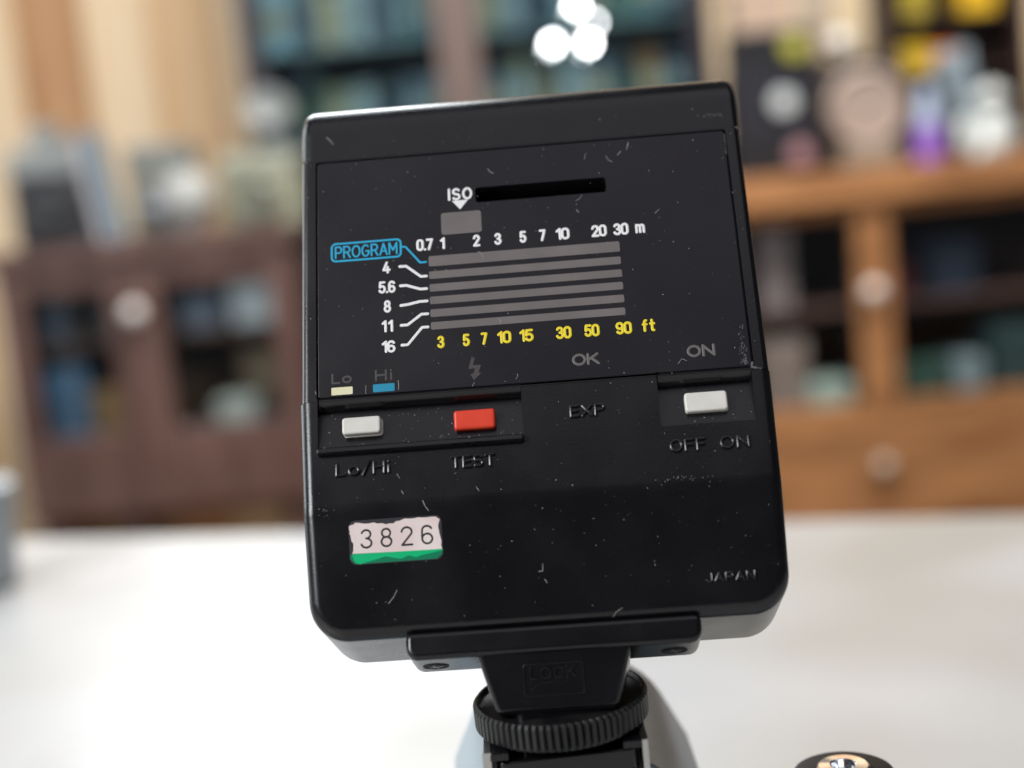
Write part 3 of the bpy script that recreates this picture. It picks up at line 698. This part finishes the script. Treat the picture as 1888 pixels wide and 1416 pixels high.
# ---- oak sideboard, right
SX0, SX1, SYF, ST = .36, 1.02, 2.40, .086
sb = thing('sideboard', 'orange brown oak sideboard with glazed doors and a drawer', 'sideboard', (.69, SYF + .18, -.72))
def sbx(name, x0, x1, y0, y1, z0, z1, mat=OAK, p=None): return sub(p or sb, name, bx(x0 - .69, x1 - .69, y0 - SYF - .18, y1 - SYF - .18, z0 + .72, z1 + .72), mat)
sbx('top_board', SX0 - .012, SX1 + .012, SYF - .015, SYF + .36, ST - .05, ST)
sbx('side_panel', SX0, SX0 + .02, SYF + .02, SYF + .35, -.70, ST - .05); sbx('side_panel', SX1 - .02, SX1, SYF + .02, SYF + .35, -.70, ST - .05)
sbx('back_panel', SX0 + .02, SX1 - .02, SYF + .33, SYF + .35, -.70, ST - .05, col('sb_back', (.045, .022, .02)))
sbx('shelf', SX0 + .02, SX1 - .02, SYF + .04, SYF + .33, -.15, -.138, MAHOG)
sbx('bottom_board', SX0, SX1, SYF, SYF + .35, -.355, -.325)
for x0, x1, kn in ((SX0, .6115, 1), (.6135, SX1, 0)):
    d = sbx('door', x0, x0 + .028, SYF, SYF + .02, -.323, ST - .052)
    sbx('stile', x1 - .028, x1, SYF, SYF + .02, -.323, ST - .052, OAK, d); sbx('rail', x0 + .028, x1 - .028, SYF, SYF + .02, ST - .072, ST - .052, OAK, d); sbx('rail', x0 + .028, x1 - .028, SYF, SYF + .02, -.323, -.30, OAK, d)
    sbx('pane', x0 + .028, x1 - .028, SYF + .008, SYF + .011, -.30, ST - .072, GLASS, d)
    if kn: sub(d, 'knob', knob(.016), KNOB, (.606 - .69, -.18 - .013, -.113 + .72), (R(90), 0, 0))
dr = sbx('drawer', SX0 + .004, SX1 - .004, SYF - .002, SYF + .02, -.51, -.358)
sub(dr, 'knob', knob(.015), col('dull_knob', (.42, .36, .30), .3), (.606 - .69, -.18 - .015, -.405 + .72), (R(90), 0, 0))
sbx('base_panel', SX0 + .004, SX1 - .004, SYF, SYF + .02, -.72, -.513)
for a in (('lilac grey box standing on the shelf behind the glazed sideboard door', .43, .485, -.138, .0, (.26, .21, .22)), ('pinkish grey carton on the sideboard floor', .42, .50, -.325, -.19, (.22, .17, .16)),
          ('pale green tin on the sideboard floor', .505, .575, -.325, -.27, (.32, .40, .38)), ('navy box on the shelf behind the far sideboard door', .72, .80, -.138, -.05, (.02, .03, .055)),
          ('dark green case on the sideboard floor beside the oak post', .66, .74, -.325, -.25, (.03, .07, .06)), ('blue grey tin on the sideboard floor beyond the dark green case', .755, .80, -.325, -.25, (.20, .26, .30)),
          ('dark teal carton at the sideboard end panel', .82, .90, -.325, -.20, (.025, .05, .055)), ('maroon book block behind the oak post', .645, .68, -.138, -.08, (.14, .03, .04))):
    inbox('sideboard_box', a[0], 'box', *a[1:], 2.50)
# things on it
BLK = (.015, .015, .018)
def stackbox(label, x0, x1, z0, z1, c, dot, dx):
    t = thing('amplifier_box', label, 'box', ((x0 + x1) / 2, 2.53, z0)); w = (x1 - x0) / 2
    sub(t, 'case', bx(-w, w, -.06, .06, 0, z1 - z0), col('stack', c, .35)); sub(t, 'dial', lathe([(.019, 0), (.019, .008), (.014, .011)], 20, 1), col('stack_dot', dot, .4), (dx, -.06, (z1 - z0) * .5), (R(90), 0, 0))  # coloured disc stands for a small bright glint on the box
stackbox('black box with a dusky pink lit dot, bottom of the stack on the sideboard', .41, .556, ST, .150, BLK, (.28, .15, .17), .034)
stackbox('black box with a pale grey disc for a lens glint, second of the stack on the sideboard', .415, .55, .150, .262, (.02, .02, .026), (.50, .54, .55), .012)
stackbox('black box with an olive lit dot under the pinkish carton', .42, .555, .262, .325, BLK, (.34, .33, .05), .03)
inbox('carton', 'pinkish beige carton on top of the black box stack', 'box', .425, .515, .325, .415, (.34, .25, .19), 2.53)
t = thing('mantel_clock', 'round beige clock in a black case on the oak sideboard', 'clock', (.641, 2.54, ST))
sub(t, 'case', bx(-.075, .075, -.02, .06, 0, .18, 8), col('clock_case', (.03, .022, .02)))
fcx = sub(t, 'dial', lathe([(.068, 0), (.068, .022), (.060, .028), (.056, .022), (.001, .021)], 36, 1), col('clock_dial', (.30, .235, .20)), (0, -.02, .098), (R(90), 0, 0))
sub(t, 'foot', bx(-.05, .05, -.05, -.02, 0, .035, 4), col('clock_foot', (.20, .165, .125)))
for i, a in enumerate((60, -50)): sub(fcx, 'hand', bx(-.002, .002, -.001 if 0 else -.003, .034, .0215, .0225, .3), col('clock_hand', (.2, .18, .16)), (0, 0, 0), (0, 0, R(a)))
t = thing('bottle', 'purple bottle with pale blue neck beside the beige clock', 'bottle', (.724, 2.44, ST))
sub(t, 'body', lathe([(.021, 0), (.023, .004), (.023, .045), (.020, .06)], 24, 1), col('purple', (.24, .11, .46), .3)); sub(t, 'neck', lathe([(.020, .058), (.018, .08), (.012, .10), (.012, .125), (.004, .127)], 24, 1), col('bluewhite', (.34, .41, .54), .3))
t = thing('figurine', 'white porcelain dog figurine near the purple bottle', 'figurine', (.835, 2.45, ST)); t.rotation_euler = (0, 0, R(25))
WP = col('porcelain', (.50, .53, .52), .3)
sub(t, 'body', lathe([(.028, 0), (.034, .01), (.036, .03), (.026, .062), (.015, .078)], 24, 1), WP); sub(t, 'head', lathe([(.002, -.022), (.016, -.016), (.024, 0), (.017, .016), (.002, .022)], 20, 1), WP, (-.006, -.006, .095))
for s in (-1, 1): sub(t, 'ear', lathe([(.001, -.016), (.008, -.008), (.009, .006), (.002, .014)], 12, 1), WP, (-.006 + s * .022, -.006, .095), (0, R(s * 20), 0))
sub(t, 'paw', lathe([(.012, 0), (.014, .008), (.010, .018), (.002, .022)], 16, 1), WP, (-.042, -.012, 0)); sub(t, 'puppy', lathe([(.014, 0), (.018, .012), (.016, .03), (.010, .045), (.002, .05)], 16, 1), WP, (-.058, .0, 0.018))
rk = thing('shelf_rack', 'dark wooden shelf rack with yellow film boxes on the sideboard', 'rack', (.83, 2.66, ST))
RK = col('rack_wood', (.028, .014, .012), .45)
sub(rk, 'side_panel', bx(-.125, -.110, -.06, .06, 0, .42), RK); sub(rk, 'side_panel', bx(.110, .125, -.06, .06, 0, .42), RK); sub(rk, 'back_panel', bx(-.11, .11, .05, .06, 0, .42), RK)
for z in (.15, .245, .41): sub(rk, 'shelf', bx(-.11, .11, -.06, .05, z - .01, z), RK)
YL = (.62, .40, .015)
for lab, x0, x1, z0, z1, c in (('yellow film box on the lower rack shelf', .735, .785, ST + .15, ST + .195, (.48, .32, .015)), ('orange red film box beside the yellow one on the lower rack shelf', .788, .825, ST + .15, ST + .19, (.55, .11, .01)),
                               ('olive yellow film box standing on the upper rack shelf', .745, .785, ST + .245, ST + .30, (.30, .23, .02)), ('large golden yellow film box on the upper rack shelf', .845, .905, ST + .245, ST + .30, (.58, .35, .01))):
    inbox('film_box', lab, 'box', x0, x1, z0, z1, c, 2.64, .06)
t = thing('leaning_print', 'blue grey slab leaning against the shelf rack', 'slab', (.845, 2.555, ST)); t.rotation_euler = (R(-6), R(-12), 0)
sub(t, 'board', bx(-.03, .03, -.006, .006, 0, .185, 2), col('slab_grey', (.13, .17, .20))); sub(t, 'edge_strip', bx(-.032, .032, -.008, -.006, .165, .187, 1), col('slab_edge', (.22, .27, .30)))
t = thing('wall_board', 'cream paper board fixed to the plank wall above the clock', 'board', (.70, 2.912, .285))
sub(t, 'sheet', bx(-.105, .105, -.008, .008, 0, .30), col('cream_board', (.50, .40, .26))); sub(t, 'picture', bx(-.085, -.01, -.010, -.008, .05, .22, 1), col('board_pic', (.33, .27, .21)))
t = thing('ball_ornament', 'small pale grey ball ornament on top of the clock case', 'ornament', (.615, 2.56, ST + .18))
sub(t, 'ball', lathe([(.006, .004), (.018, .012), (.025, .03), (.018, .048), (.002, .055)], 20, 1), col('orn', (.50, .49, .47))); sub(t, 'stand', lathe([(.014, 0), (.015, .003), (.006, .006)], 16, 1), RK)

# ---- pale objects at the two edges of the table
t = thing('plastic_tub', 'pale blue grey plastic tub standing at the far table edge before the mahogany cabinet', 'tub', (-.252, .64, 0))
TUB = col('tub_plastic', (.46, .50, .52), .35)
sub(t, 'body', lathe([(.020, 0), (.022, .002), (.025, .038), (.0245, .040)], 28, 1), TUB); sub(t, 'lid', lathe([(.0262, .038), (.0262, .046), (.024, .0475)], 28, 1), TUB)
t = thing('jar', 'blue grey jar at the table edge before the oak sideboard', 'jar', (.232, .56, 0))
sub(t, 'body', lathe([(.016, 0), (.018, .002), (.018, .030), (.016, .032)], 28, 1), col('jar_grey', (.28, .32, .36), .3)); sub(t, 'lid', lathe([(.0172, .031), (.0172, .038), (.015, .039)], 28, 1), TUB)
